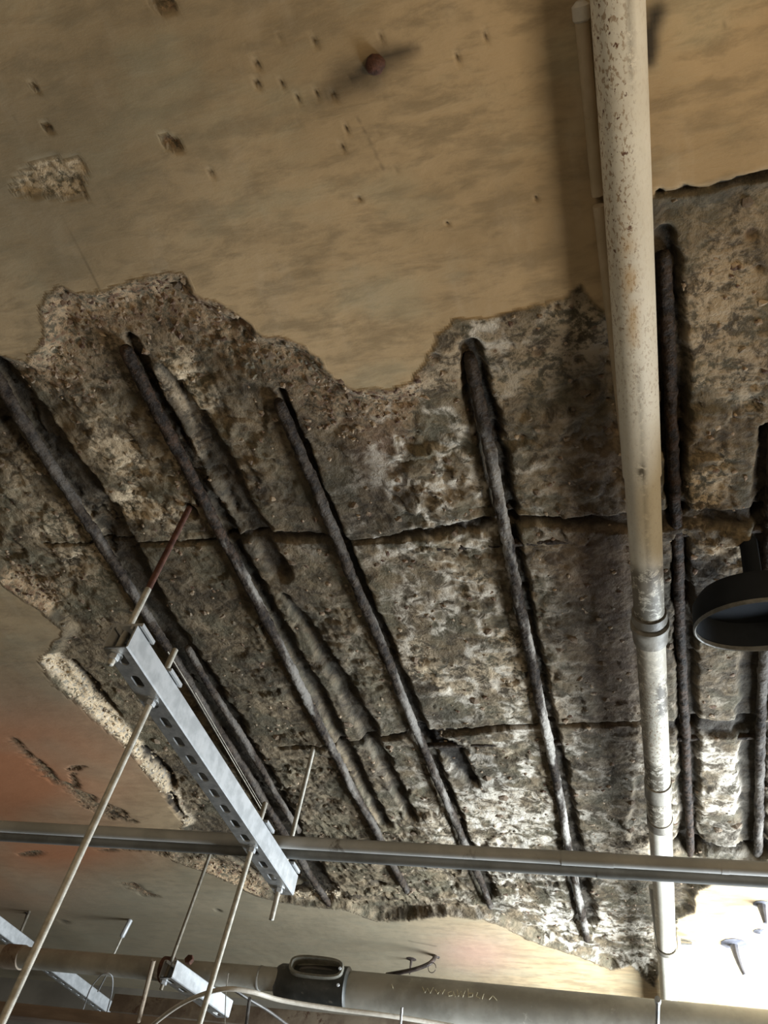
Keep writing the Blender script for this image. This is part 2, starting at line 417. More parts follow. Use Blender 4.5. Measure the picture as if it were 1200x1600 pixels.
g_lo = np.maximum.reduce([
    sm([(-60, 520), (2, 600), (60, 690), (130, 800), (215, 935), (330, 1110), (440, 1290)], [30, 34, 40, 44, 40, 40, 44]),          # both sides of bar 1
    sm([(40, 640), (100, 720), (150, 790), (200, 880), (240, 950)], [14, 22, 26, 26, 16]),
    sm([(-20, 640), (10, 690), (50, 740)], [26, 22, 12]),
    sm([(196, 542), (240, 640), (290, 735), (350, 850), (420, 970), (500, 1110), (600, 1300)], [18, 22, 26, 22, 20, 18, 14]),          # bar 2
    sm([(248, 588), (270, 620), (300, 670), (335, 740), (370, 800), (405, 860), (436, 912)], [10, 16, 30, 40, 34, 32, 26]),            # imprint of a lost bar
    sm([(440, 945), (500, 1030), (560, 1130), (640, 1290)], [10, 22, 24, 14]),
    sm([(434, 626), (470, 720), (520, 840), (570, 950), (640, 1110), (700, 1270), (760, 1410)], [12, 16, 18, 18, 18, 20, 24]),         # bar 3
    sm([(733, 552), (750, 640), (778, 760), (800, 870), (840, 1060), (880, 1240), (915, 1450)], [28, 34, 30, 24, 20, 18, 28]),         # bar 4
    sm([(1036, 385), (1042, 470), (1050, 560), (1054, 640), (1058, 720), (1062, 812)], [34, 38, 36, 34, 32, 24]),                    # bar 5
    sm([(1066, 860), (1072, 1000), (1076, 1160), (1078, 1340)], [20, 26, 24, 26]),
    sm([(1206, 690), (1198, 820), (1186, 960), (1180, 1080), (1178, 1200), (1180, 1340)], [26, 24, 30, 34, 30, 30]),
    sm([(260, 1015), (340, 1140), (430, 1290), (500, 1400)], [24, 32, 38, 44])])
voids = np.maximum.reduce([
    sm([(108, 1044), (130, 1072), (160, 1108), (182, 1130)], [8, 18, 16, 6]), sm([(218, 1178), (236, 1198), (256, 1220), (266, 1240)], [10, 16, 16, 8]),
    sm([(262, 1245), (284, 1280)], 9), sm([(360, 1350), (420, 1392), (520, 1406), (600, 1420)], [10, 12, 8, 6]), sm([(290, 806), (294, 812)], 14),
    sm([(585, 1390), (592, 1394)], 12), sm([(655, 1165), (700, 1190), (740, 1240)], [34, 40, 16]), sm([(1004, 1230), (1000, 1320)], [16, 30]) * .5])
aline = sm([(190, 530), (186, 480)], 3)

def blob0(px, py, rx, ry):
    c = C2(px, py); ax = abs(C2(px+rx, py)[0]-c[0])+1e-6; ay = abs(C2(px, py+ry)[1]-c[1])+1e-6
    sk = (C2(px, py+ry)[0]-c[0])/ (C2(px, py+ry)[1]-c[1])
    return np.exp(-(((GX-c[0]-sk*(GY-c[1]))/ax)**2+((GY-c[1])/ay)**2))
inside = sstep(-.003, .004, SD); depth_in = sstep(-.002, .030, SD)
f1, c1 = facets(GX + (JIT-.5)*.03, GY + (fbm(GX, GY, .04, 77)-.5)*.03, .042, 31, .9)
f2, c2 = facets(GX*1.05, GY + (JIT-.5)*.01, .016, 51, .9)
rough_h = (fbm(GX, GY, .12, 5, 3)-.5)*.024 + f1*.006 + f2*.0030 + (ridged(GX, GY, .018, 61, 3)-.5)*.0045
calm = sstep(.38, .6, fbm(GX, GY, .16, 91, 3))
calm = np.maximum(calm, np.clip(1.4*blob0(950, 1000, 70, 160) + 1.4*blob0(985, 1420, 60, 90) + blob0(950, 1250, 60, 60) + blob0(480, 660, 80, 60), 0, 1))                     # patches that broke flat
softz = np.clip(1.2*blob0(800, 530, 190, 90), 0, 1)
depth_in = depth_in*(1-softz) + sstep(-.002, .13, SD)*softz
ground = .020*depth_in
Z = ground + rough_h*inside*(.25+.75*depth_in)*(1-.72*calm)
Z += .013*g_tr*inside + .016*np.clip(g_lo, 0, 1)*inside + .020*voids*inside
Z += sstep(0, .004, patch)*(.004 + f2*.003) + chips*(.004+.004*JIT) + pins*.004
Z = np.where(SD > -.004, np.maximum(Z, -.002), Z)
Z += (BIG-.5)*.004 + (fbm(GX, GY, .02, 8, 2)-.5)*.0006
Z += .0012*np.exp(-((GX-C2(905, 0)[0])/.004)**2)
void_shade = np.maximum.reduce([.8*sm([(262, 610), (285, 645), (310, 690), (340, 750), (372, 805), (405, 860), (436, 912)], [8, 14, 24, 34, 32, 30, 26]), .55*sm([(440, 945), (500, 1030), (560, 1130), (640, 1290)], [10, 26, 28, 14]), .5*sm([(40, 640), (100, 720), (150, 790), (200, 880), (240, 950)], [14, 24, 30, 30, 20]), .62*sm([(225, 570), (262, 640), (300, 720), (345, 800), (390, 880)], [26, 34, 40, 44, 30], .8), .5*sm([(430, 900), (520, 1050), (620, 1260)], [40, 56, 40], .9), .5*sm([(210, 900), (330, 1080), (450, 1290)], [50, 60, 60], .9)])*inside  # shade of voids and bar flanks painted in, no relief
# colour masks: spall / pale / dark ; brown / red / white ; tone / height / pink
def blob(px, py, rx, ry, p=1.0):
    """soft patch; rx, ry photo pixels, laid on the soffit"""
    c = C2(px, py); ax = abs(C2(px+rx, py)[0]-c[0])+1e-6; ay = abs(C2(px, py+ry)[1]-c[1])+1e-6
    sk = (C2(px, py+ry)[0]-c[0])/ (C2(px, py+ry)[1]-c[1])
    u = (GX-c[0]-sk*(GY-c[1]))/ax; v = (GY-c[1])/ay
    return np.exp(-(u*u+v*v)*p)
anyrough = np.clip(np.maximum.reduce([inside, chips, sstep(0, .003, patch)*.8]), 0, 1)
rimband = np.exp(-(np.clip(SD, 0, 1)/.075)**2)*inside
up_left = sstep(.25, .45, blob(300, 520, 330, 130) + blob(560, 640, 90, 80) + .6*blob(40, 930, 90, 50) + .5*blob(330, 1380, 150, 40))
brown = np.clip(rimband*up_left*1.15, 0, 1)*(.5+.5*JIT) + chips*.9 + pins*.5
palerim = np.maximum.reduce([sm([(74, 1032), (98, 1058), (130, 1092), (178, 1140), (215, 1190), (252, 1236), (286, 1288)], [28, 28, 27, 27, 27, 27, 26]),
                             .8*sm([(430, 1400), (470, 1408), (520, 1410)], 14)])
pn = fbm(GX, GY, .09, 41, 4, .6)
pale = .95*sstep(.42, .60, pn) * (.16 + .84*sstep(.3, .9, blob(130, 720, 170, 150) + 1.3*blob(220, 690, 90, 130) + .9*blob(60, 920, 130, 60) + blob(720, 1020, 170, 150) + blob(1130, 560, 100, 260) + blob(1130, 900, 60, 50)
            + .8*blob(700, 620, 200, 60) + blob(800, 1300, 160, 120) + 1.5*blob(820, 530, 130, 60) + 1.3*blob(985, 1420, 60, 80) + 1.2*blob(1090, 740, 40, 80)+ .7*blob(300, 960, 80, 80)))
pale = np.clip(np.maximum(pale, rimband*.55*up_left), 0, 1)*(1-.45*calm)
pale = np.maximum(pale, palerim)
pale = np.maximum(pale, .9*sstep(0, .004, patch)); hvp = .35*sstep(0, .004, patch)
vein = sstep(.62, .84, ridged(GX, GY, .045, 71, 3))
white = vein*np.clip(blob(680, 730, 140, 110)*1.1 + blob(640, 850, 170, 22) + .9*blob(720, 980, 150, 130) + 1.5*blob(800, 1270, 150, 110) + 1.1*blob(1110, 1240, 90, 90) + 1.2*blob(880, 1450, 130, 60) + blob(760, 520, 90, 50), 0, 1.2)
white += sstep(.5, .68, pn+.1*JIT)*np.clip(blob(820, 1290, 120, 70) + 1.3*blob(870, 1430, 110, 60) + 1.3*blob(960, 1490, 60, 40)+ blob(1140, 1250, 60, 90), 0, 1)  # lower right: window highlights painted in over the whiter deposit
white = np.clip(white*inside*(1-g_lo*.8), 0, 1); white = np.maximum(white, palerim*.55*sstep(.3, .5, JIT))
dark = np.clip(np.maximum.reduce([g_tr*inside*.9, g_lo*inside*.80, voids, void_shade, pins*.7, chips*.45*JIT]), 0, 1)  # groove and void shade painted dark; pits and chips darkened too
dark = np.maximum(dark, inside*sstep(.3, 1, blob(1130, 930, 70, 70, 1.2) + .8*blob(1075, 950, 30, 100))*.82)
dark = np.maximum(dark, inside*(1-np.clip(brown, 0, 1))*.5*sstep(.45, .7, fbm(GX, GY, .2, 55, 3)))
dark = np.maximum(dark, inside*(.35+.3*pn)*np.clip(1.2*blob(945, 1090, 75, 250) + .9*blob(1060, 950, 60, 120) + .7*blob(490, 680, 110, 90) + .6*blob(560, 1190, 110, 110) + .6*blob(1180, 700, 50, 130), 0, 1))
dark = np.maximum(dark, .62*sm([(650, 78), (600, 92), (560, 118), (515, 148)], [12, 34, 40, 26], .98))
dark = np.maximum(dark, .85*sm([(640, 76), (610, 84), (585, 100), (566, 112), (548, 122)], [6, 10, 22, 18, 8], .9))
dark = np.maximum(dark, .28*sm([(560, 115), (530, 140), (500, 155)], [20, 34, 24], .95))
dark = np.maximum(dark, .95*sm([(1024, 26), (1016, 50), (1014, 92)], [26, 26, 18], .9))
dark = np.maximum(dark, .5*sm([(944, 308), (942, 322)], 14, .8))
for pp, ww in (([(556, 178), (600, 266)], 1.6), ([(20, 180), (34, 210)], 2.5), ([(100, 340), (150, 440), (186, 520)], 2.0), ([(640, 1470), (680, 1478)], 4), ([(985, 10), (1000, 60)], 1.2), ([(1130, 30), (1135, 60)], 1.2)):
    dark = np.maximum(dark, .35*sm(pp, ww, .7))
red = np.clip(1.2*blob(0, 1215, 190, 85) + .75*blob(110, 1330, 120, 26) + .5*blob(0, 1360, 120, 60), 0, 1)*(.55+.45*sstep(.3, .6, BIG))
pink = np.clip(blob(745, 1490, 60, 28) + .9*blob(590, 715, 40, 50) + .9*blob(1150, 60, 90, 40)*0 + .8*blob(940, 900, 60, 90) + .5*blob(940, 720, 60, 60) + .7*blob(970, 1080, 50, 90)+ .7*blob(560, 180, 60, 90)*0, 0, 1)
tone = np.clip(.75*blob(40, 300, 330, 260) + .9*blob(60, 1120, 240, 120) + 1.05*blob(420, 1480, 420, 75) + 1.3*blob(40, 1520, 420, 110) - 1.2*blob(1000, 1500, 200, 100), 0, 1)
tone = np.maximum(tone, .9*sm([(30, 250), (76, 240), (134, 244)], 10, .9))
hv = np.maximum(palerim, hvp)

vz = CZ + Z
co = np.stack([GX, GY, vz], -1).reshape(-1, 3).astype(np.float32)
idx = np.arange(nx*ny).reshape(nx, ny)
quads = np.stack([idx[:-1, :-1], idx[:-1, 1:], idx[1:, 1:], idx[1:, :-1]], -1).reshape(-1, 4)
me = bpy.data.meshes.new('ceiling')
me.vertices.add(len(co)); me.vertices.foreach_set('co', co.ravel())
me.loops.add(quads.size); me.loops.foreach_set('vertex_index', quads.ravel().astype(np.int32))
me.polygons.add(len(quads)); me.polygons.foreach_set('loop_start', (np.arange(len(quads))*4).astype(np.int32))
me.polygons.foreach_set('loop_total', np.full(len(quads), 4, np.int32))
me.update(calc_edges=True)
def put(mesh_, name, a, b, c):
    at = mesh_.color_attributes.new(name, 'FLOAT_COLOR', 'POINT')
    q = np.ones((a.size, 4), np.float32); q[:, 0] = a.ravel(); q[:, 1] = b.ravel(); q[:, 2] = c.ravel()
    at.data.foreach_set('color', q.ravel())
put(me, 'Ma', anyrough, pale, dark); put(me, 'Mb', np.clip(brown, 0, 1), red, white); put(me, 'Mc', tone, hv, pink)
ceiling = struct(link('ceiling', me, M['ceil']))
def zat(x, y):
    i = np.clip(np.searchsorted(gx, x)-1, 0, nx-2); j = np.clip(np.searchsorted(gy, y)-1, 0, ny-2)
    fx = (x-gx[i])/(gx[i+1]-gx[i]); fy = (y-gy[j])/(gy[j+1]-gy[j])
    return (vz[i, j]*(1-fx)+vz[i+1, j]*fx)*(1-fy) + (vz[i, j+1]*(1-fx)+vz[i+1, j+1]*fx)*fy
def mat_at(A, x, y):
    i = np.clip(np.searchsorted(gx, x), 0, nx-1); j = np.clip(np.searchsorted(gy, y), 0, ny-1); return A[i, j]

# ---- exposed aggregate: small bits as stuff, the larger lumps one by one
ico = bmesh.new(); bmesh.ops.create_icosphere(ico, subdivisions=1, radius=1.0)
icv = np.array([v.co[:] for v in ico.verts]); icf = np.array([[v.index for v in f.verts] for f in ico.faces]); ico.free()
def pebbles(xs, ys, rs, name, mat, seed):
    g = np.random.default_rng(seed); n = len(xs); K = len(icv)
    V = np.repeat(icv[None], n, 0) * (1 + (g.random((n, K, 1))-.5)*.7)
    V = V * rs[:, None, None] * np.stack([.7+.7*g.random(n), .7+.7*g.random(n), .45+.35*g.random(n)], -1)[:, None, :]
    a = g.random(n)*6.283; ca, sa = np.cos(a)[:, None], np.sin(a)[:, None]
    x = V[..., 0]*ca - V[..., 1]*sa; y = V[..., 0]*sa + V[..., 1]*ca
    V[..., 0] = x + xs[:, None]; V[..., 1] = y + ys[:, None]; V[..., 2] += zat(xs, ys)[:, None] + rs[:, None]*.12
    Fc = (icf[None] + (np.arange(n)*K)[:, None, None]).reshape(-1, 3)
    m_ = bpy.data.meshes.new(name); m_.from_pydata(V.reshape(-1, 3).tolist(), [], Fc.tolist()); m_.update()
    o = link(name, m_, mat, ceiling, False); o['kind'] = 'stuff'; return o
N = 60000
xs = rng.uniform(-1.5, .35, N); ys = rng.uniform(.15, 2.9, N)
ins = mat_at(inside, xs, ys); br = mat_at(brown*inside, xs, ys); gr = mat_at(np.maximum(g_lo, dark*.5), xs, ys); plr = mat_at(palerim, xs, ys)
keep = (ins > .8) & (rng.random(N) < .05 + .8*br) & (gr < .6) & (plr < .4)
xs1, ys1 = xs[keep], ys[keep]; rs1 = rng.uniform(.0018, .0055, len(xs1))
pebbles(xs1, ys1, rs1, 'exposed_aggregate', M['stone'], 5)
xs = rng.uniform(-1.3, .1, 30000); ys = rng.uniform(.9, 2.4, 30000)
keep = (mat_at(palerim*inside, xs, ys) > .5) & (rng.random(30000) < .5)
pebbles(xs[keep], ys[keep], rng.uniform(.002, .005, keep.sum()), 'pale_aggregate', M['stone_pale'], 6)['label'] = 'pale cream mortar bits along the broken edge'
lumps = []
for k in range(8):
    g = np.random.default_rng(100+k)
    q = icv*(1+(g.random((len(icv), 1))-.5)*.55)*np.array([1, .8, .55])
    m_ = bpy.data.meshes.new('stone'); m_.from_pydata(q.tolist(), [], icf.tolist()); m_.update(); m_.materials.append(M['stone']); lumps.append(m_)
cnt = 0
while cnt < 90:
    x = random.uniform(-1.25, .3); y = random.uniform(.28, 2.3)
    a = np.array([x]), np.array([y])
    if mat_at(inside, *a)[0] < .9 or mat_at(g_lo, *a)[0] > .3 or mat_at(brown, *a)[0]*2.0 + .25 < random.random(): continue
    o = bpy.data.objects.new('stone', random.choice(lumps)); col.objects.link(o); o.parent = ceiling
    s = random.uniform(.006, .010)*(1+.25*y); o.scale = (s, s, s); o.rotation_euler = (0, 0, random.uniform(0, 6.28))
    o.location = (x, y, float(zat(*a)[0]) + s*.15); cnt += 1

# ------------------------------------------------------------------ room shell
def slab(name, lo, hi, mat):
    b = MB(); b.box(lo, hi); o = b.build(name, mat, None, False); return struct(o)
slab('floor', (XL-.15, YB-.15, -.1), (XR+.15, YF+.15, 0), M['floorm'])
slab('wall_left', (XL-.15, YB-.15, 0), (XL, YF+.15, 2.7), M['plaster'])
slab('wall_back', (XL, YB-.15, 0), (XR, YB, 2.7), M['plaster'])
slab('wall_far', (XL, YF, 0), (XR, YF+.15, 2.7), M['plaster'])
WY0, WY1, WZ0, WZ1 = 2.0, 2.94, 1.34, 2.46
b = MB()
b.box((XR, YB-.15, 0), (XR+.15, WY0, 2.7)); b.box((XR, WY1, 0), (XR+.15, YF+.15, 2.7))
b.box((XR, WY0, 0), (XR+.15, WY1, WZ0)); b.box((XR, WY0, WZ1), (XR+.15, WY1, 2.7))
struct(b.build('wall_right', M['plaster'], None, False))
b = MB()
for y in (WY0, (WY0+WY1)/2-.02, WY1-.04): b.box((XR+.04, y, WZ0), (XR+.09, y+.04, WZ1))
b.box((XR+.04, WY0, WZ0), (XR+.09, WY1, WZ0+.04)); b.box((XR+.04, WY0, WZ1-.04), (XR+.09, WY1, WZ1))
struct(b.build('window_1', M['woodframe'], None, False))

# ------------------------------------------------------------------ reinforcement bars
def rebar(p0, p1, r, label, pale_gloss=None, rust=None, step=.005, seed=1, group=None, name='reinforcing_bar', flake=.5):
    p0 = Vector(p0); p1 = Vector(p1); L = (p1-p0).length; m = int(L/step); n = 16
    t = np.linspace(0, 1, m+1)
    jx = (fbm(t*L, t*0+seed*3.1, .25, seed, 3)-.5)*.010; jz = (fbm(t*L, t*0+seed*5.1, .3, seed+9, 3)-.5)*.008
    pts = [p0.lerp(p1, float(a)) + Vector((float(x), 0, float(z))) for a, x, z in zip(t, jx, jz)]
    A, K = np.meshgrid(np.arange(m+1), np.arange(n), indexing='ij')
    nr = 1 + (fbm(A*step, K*.0042, .022, seed+20, 3)-.5)*.95*flake + .07*((A % 4) < 2) + (vnoise(A*step, K*.004, .007, seed+31)-.5)*.5*flake
    nr[0] *= .55; nr[-1] *= .55; nr[1] *= .85
    b = MB(); b.sweep(pts, r, n, True, lambda i, k: float(nr[i, k]))
    o = b.build(name, M['rebar'], None, True, False)
    y = np.repeat(np.array([q.y for q in pts]), n); lm = np.zeros(len(y)); rs_ = np.zeros(len(y))
    if pale_gloss: lm = np.interp(y, [a for a, _ in pale_gloss], [c for _, c in pale_gloss])
    if rust: rs_ = np.interp(y, [a for a, _ in rust], [c for _, c in rust])
    put(o.data, 'Mk', lm, rs_, lm*0)
    tag(o, label, 'steel bar', group); return o
HB = HC + .013
def bar_px(a, b, dh=0.0): return P(*a, HB+dh), P(*b, HB+dh)
y_of = lambda px, py: P(px, py).y
rebar(*bar_px((-60, 505), (520, 1420)), .0092, 'leftmost rusty bar in the broken concrete, passing behind the big steel channel', [(.3, .0), (.45, .05), (.9, .25), (1.2, .1)], seed=1)
rebar(*bar_px((193, 540), (635, 1392)), .0092, 'rusty bar starting below the brown rim at upper left, right of the hanger rod', [(.5, .0), (.72, .0), (.8, .6), (1.4, .35), (2, .15)], [(.42, .6), (.8, .5), (.9, 0)], seed=2)
rebar(*bar_px((433, 624), (768, 1418)), .0085, 'rusty bar in the middle of the broken concrete, starting at its green-brown patch', [(.5, .0), (.85, .12), (1.0, .4), (1.8, .4), (2.1, .3)], seed=3)
rebar(*bar_px((734, 552), (918, 1470)), .0092, 'bar with window gloss painted on, starting at the top notch, left of the white pipe', [(.5, .0), (.62, .05), (.72, .5), (1.0, .8), (1.3, 1.0), (2.0, 1.0), (2.4, .7)], seed=4)
rebar(*bar_px((1040, 392), (1078, 1335), .016), .0085, 'black corroded bar close beside the right edge of the white pipe', [(.3, .1), (.6, .0), (1.9, .0)], [(.3, .2), (.8, .5)], seed=5)
rebar(*bar_px((1212, 640), (1182, 1338), .012), .009, 'bar at the right edge of the photograph, passing behind the round dark lamp', [(.6, .1), (1.0, .2), (1.9, .3)], seed=6)
rebar(*bar_px((292, 1010), (468, 1300), .002), .0075, 'thinner dark bar running alongside the right flank of the steel channel', [(.9, .15), (2, .25)], seed=7)
rebar(P(560, 860, HC+.030), P(1260, 824, HC+.030), .0065, 'dark cross bar in the long black groove level with the middle of the white pipe', seed=8)
rebar(P(600, 1166, HC+.030), P(1260, 1150, HC+.030), .0055, 'dark cross bar in the lower cross groove, above the grey conduits', seed=9)
# tie wire strands left beside the channel
b = MB()
wp = [(262, 1018), (300, 1080), (335, 1140), (370, 1200), (410, 1268)]
b.sweep([P(x, y, HC-.006+.004*math.sin(i)) for i, (x, y) in enumerate(wp)], .0013, 6)
b.sweep([P(x+5, y+2, HC-.004) for i, (x, y) in enumerate(wp[1:])], .001, 6)
tag(b.build('tie_wire', M['rod_dark']), 'thin pale tie wire strands lying along the bar beside the steel channel', 'wire')

# ------------------------------------------------------------------ white drain pipe along the soffit
def pipe_mat():
    m = bpy.data.materials.new('stained_white_pipe'); m.use_nodes = True; t = NT(m)
    rust, grime_shade, green = t.attr('Mk')
    c = t.mix(t.ramp(t.noise(9, 4), .35, .7), (.70, .655, .55), (.80, .765, .66))
    c = t.mix(t.math('MULTIPLY', t.ramp(t.noise(20, 5, .6, t.mapped((1, .3, 1))), .5, .7), .35), c, (.52, .49, .39))
    sp = t.noise(300, 4, .6, t.mapped((1, .5, 1)), .3)
    c = t.mix(t.math('MULTIPLY', t.ramp(sp, .53, .62), t.math('MULTIPLY', rust, .8)), c, (.30, .19, .095))
    sp2 = t.noise(190, 3, .6, t.mapped((1, .6, 1)))
    c = t.mix(t.math('MULTIPLY', t.ramp(sp2, .62, .68), rust), c, (.13, .055, .025))
    c = t.mix(green, c, (.55, .33, .10))
    c = t.mix(t.math('MULTIPLY', t.ramp(t.noise(75, 6, .75, None, .5), .38, .51), grime_shade), c, (.115, .095, .065))
    t.out(c, .62, 0, t.bump(t.noise(120, 4), .0005)); return m
M['pipe'] = pipe_mat()
M['pipe_dirty'] = simple('grimy_pipe_socket', (.14, .125, .10), (.30, .275, .23), 35, .55, 0, .0006, (.50, .48, .43), (.60, .72))
A0 = P(964, -20, .896); A1 = P(1046, 1572, .886)
dv = (A1-A0)/(A1.y-A0.y)
def on_pipe(y): return A0 + dv*(y-A0.y)
RP = .0245
drain = thing('drain_pipe', 'long rust-flecked white pipe running under the ceiling from top to bottom', 'pipe', on_pipe(1.0))
def pipe_y(px, py):      # y where the pipe crosses that pixel row
    return P(px, py, .886).y
def pipe_piece(y0, y1, r0, r1, name, sock=True, root=drain):
    m = max(3, int(abs(y1-y0)/.006)); n = 40
    ys_ = np.linspace(y0, y1, m+1); pts = [on_pipe(float(y)) for y in ys_]
    rad = [r0+(r1-r0)*i/m for i in range(m+1)]
    b = MB(); b.sweep(pts, rad, n); o = b.build(name, M['pipe'], None, True, True)
    v = np.array([ (o.matrix_world if False else Matrix.Translation(o.location)) @ q.co for q in o.data.vertices])
    yy = v[:, 1]; cx = np.array([on_pipe(float(a)).x for a in yy]); cz = np.array([on_pipe(float(a)).z for a in yy])
    ang = (v[:, 0]-cx)/RP                     # -1 left .. 1 right
    low = -(v[:, 2]-cz)/RP
    def band(ya, yb, s=.03): return sstep(ya-s, ya+s, yy)*(1-sstep(yb-s, yb+s, yy))
    Y = lambda py: pipe_y(1000, py)
    rust = .85*band(-1, Y(480), .08)*(1-sstep(-.1, .55, ang)) + .35*band(Y(480), Y(640)) + .75*band(Y(1050), Y(1290)) + .12
    og = .55*band(Y(360), Y(530), .05)*np.exp(-((ang+.15)/.28)**2)*sstep(.35, .6, vnoise(yy, ang*.02, .02, 4))
    gr = .85*band(Y(880), Y(985), .015) + .35*band(Y(1000), Y(1240), .04) + .7*band(Y(1060), Y(1110), .01)*sstep(0, .3, ang) + .9*band(Y(1185), Y(1290), .015)*(1-sstep(.1, .7, ang)) + .9*band(Y(1222), Y(1245), .012)
    gr += .55*np.exp(-((yy-Y(725))/.012)**2-((ang+.1)/.2)**2)*2
    gr += .55*band(-.2, Y(120), .02)*np.exp(-((ang-.35)/.14)**2) + .4*band(Y(560), Y(900))*np.exp(-((ang-.05)/.12)**2)
    gr += .5*(1-sstep(-1.0, -.4, ang))*band(Y(960), 4)  # left flank of the far lengths darkened: its shade painted in
    put(o.data, 'Mk', np.clip(rust, 0, 1), np.clip(gr, 0, 1), np.clip(og, 0, 1))
    rel(o, root); return o
yj1 = pipe_y(1010, 745); yj2 = pipe_y(1022, 975); yj3 = pipe_y(1034, 1232)
pipe_piece(-1.2, yj1, RP*.95, RP*1.05, 'pipe_length')
pipe_piece(yj1-.004, yj2, RP*.98, RP*.96, 'pipe_length')
pipe_piece(yj2, yj3, RP*.97, RP*.97, 'pipe_length')
pipe_piece(yj3, 3.3, RP*.97, RP*.97, 'pipe_length')
b = MB(); b.lathe(on_pipe(yj2-.022), dv, [(0, RP*1.0), (0, RP*1.10), (.016, RP*1.14), (.018, RP*1.03), (.024, RP*1.03), (.026, RP*1.24), (.034, RP*1.26), (.040, RP*1.17), (.066, RP*1.13), (.068, RP*.9)], 40)
o = b.build('pipe_socket', M['pipe_dirty'], drain); o['label'] = 'dark grimy socket with a raised collar'
b = MB(); b.lathe(on_pipe(yj3-.02), dv, [(0, RP*.9), (.001, RP*1.07), (.05, RP*1.10), (.052, RP*.9)], 40); b.build('pipe_collar', M['pipe_dirty'], drain)
yj4 = pipe_y(1036, 1284)
b = MB(); b.lathe(on_pipe(yj4-.012), dv, [(0, RP*.9), (.001, RP*1.06), (.03, RP*1.08), (.032, RP*.9)], 40); b.build('pipe_collar', M['pipe_dirty'], drain)
def pipe_clip(y):
    c = on_pipe(y); b = MB(); pts = []
    for k in range(17):
        a = math.pi*(k/16) + math.pi
        pts.append((c.x+math.cos(a)*(RP*1.10), c.z+math.sin(a)*(RP*1.10)))
    pts = [(c.x-RP*1.1, CZ+.002)] + pts + [(c.x+RP*1.1, CZ+.002)]
    vs = []; fs = []
    for (x, z) in pts:
        dx, dz = x-c.x, z-c.z; L = math.hypot(dx, dz) or 1; ex = 1.8e-3
        for (yy, s) in ((y-.010, 0), (y+.010, 0), (y+.010, 1), (y-.010, 1)): vs.append((x+s*ex*dx/L, yy, z+s*ex*dz/L))
    for i in range(len(pts)-1):
        for k in range(4): fs.append((i*4+k, i*4+(k+1) % 4, i*4+4+(k+1) % 4, i*4+4+k))
    b.add(vs, fs); return b.build('pipe_clip', M['pipe_dirty'], drain)
pipe_clip(pipe_y(1044, 1478)); 

# slim conduit beside the pipe
M['slim'] = simple('tan_painted_conduit', (.38, .30, .19), (.47, .37, .25), 20, .6, 0, .0005, (.20, .12, .07), (.62, .7))
slim = thing('slim_conduit', 'slim tan painted conduit tucked behind the left edge of the white pipe', 'conduit', P(925, 200, .915))
s0, s1, s2 = P(907, 12, .9205), P(934, 305, .922), P(984, 760, .922)
b = MB(); b.sweep([s0, s0.lerp(s1, .5), s1], .0068, 16); b.build('tube', M['slim'], slim)
b = MB(); b.sweep([s1+Vector((0, .012, .001)), s1.lerp(s2, .5), s2], .0066, 16); b.build('tube', M['slim'], slim)
b = MB(); b.lathe(s0+Vector((0, -.006, 0)), (0, 1, 0), [(0, .004), (.004, .0085), (.016, .0085), (.018, .007)], 16); o = b.build('end_cap', M['cable_pale'], slim); o['label'] = 'pale rounded end cap'
# thin cable left of the pipe, far end
b = MB(); b.sweep([P(1018, 1385, .915), P(1026, 1450, .917), P(1033, 1500, .918), P(1040, 1590, .918)], .007, 10)
tag(b.build('thin_conduit', M['conduit']), 'short thin grey conduit in the shade left of the far end of the white pipe', 'conduit')

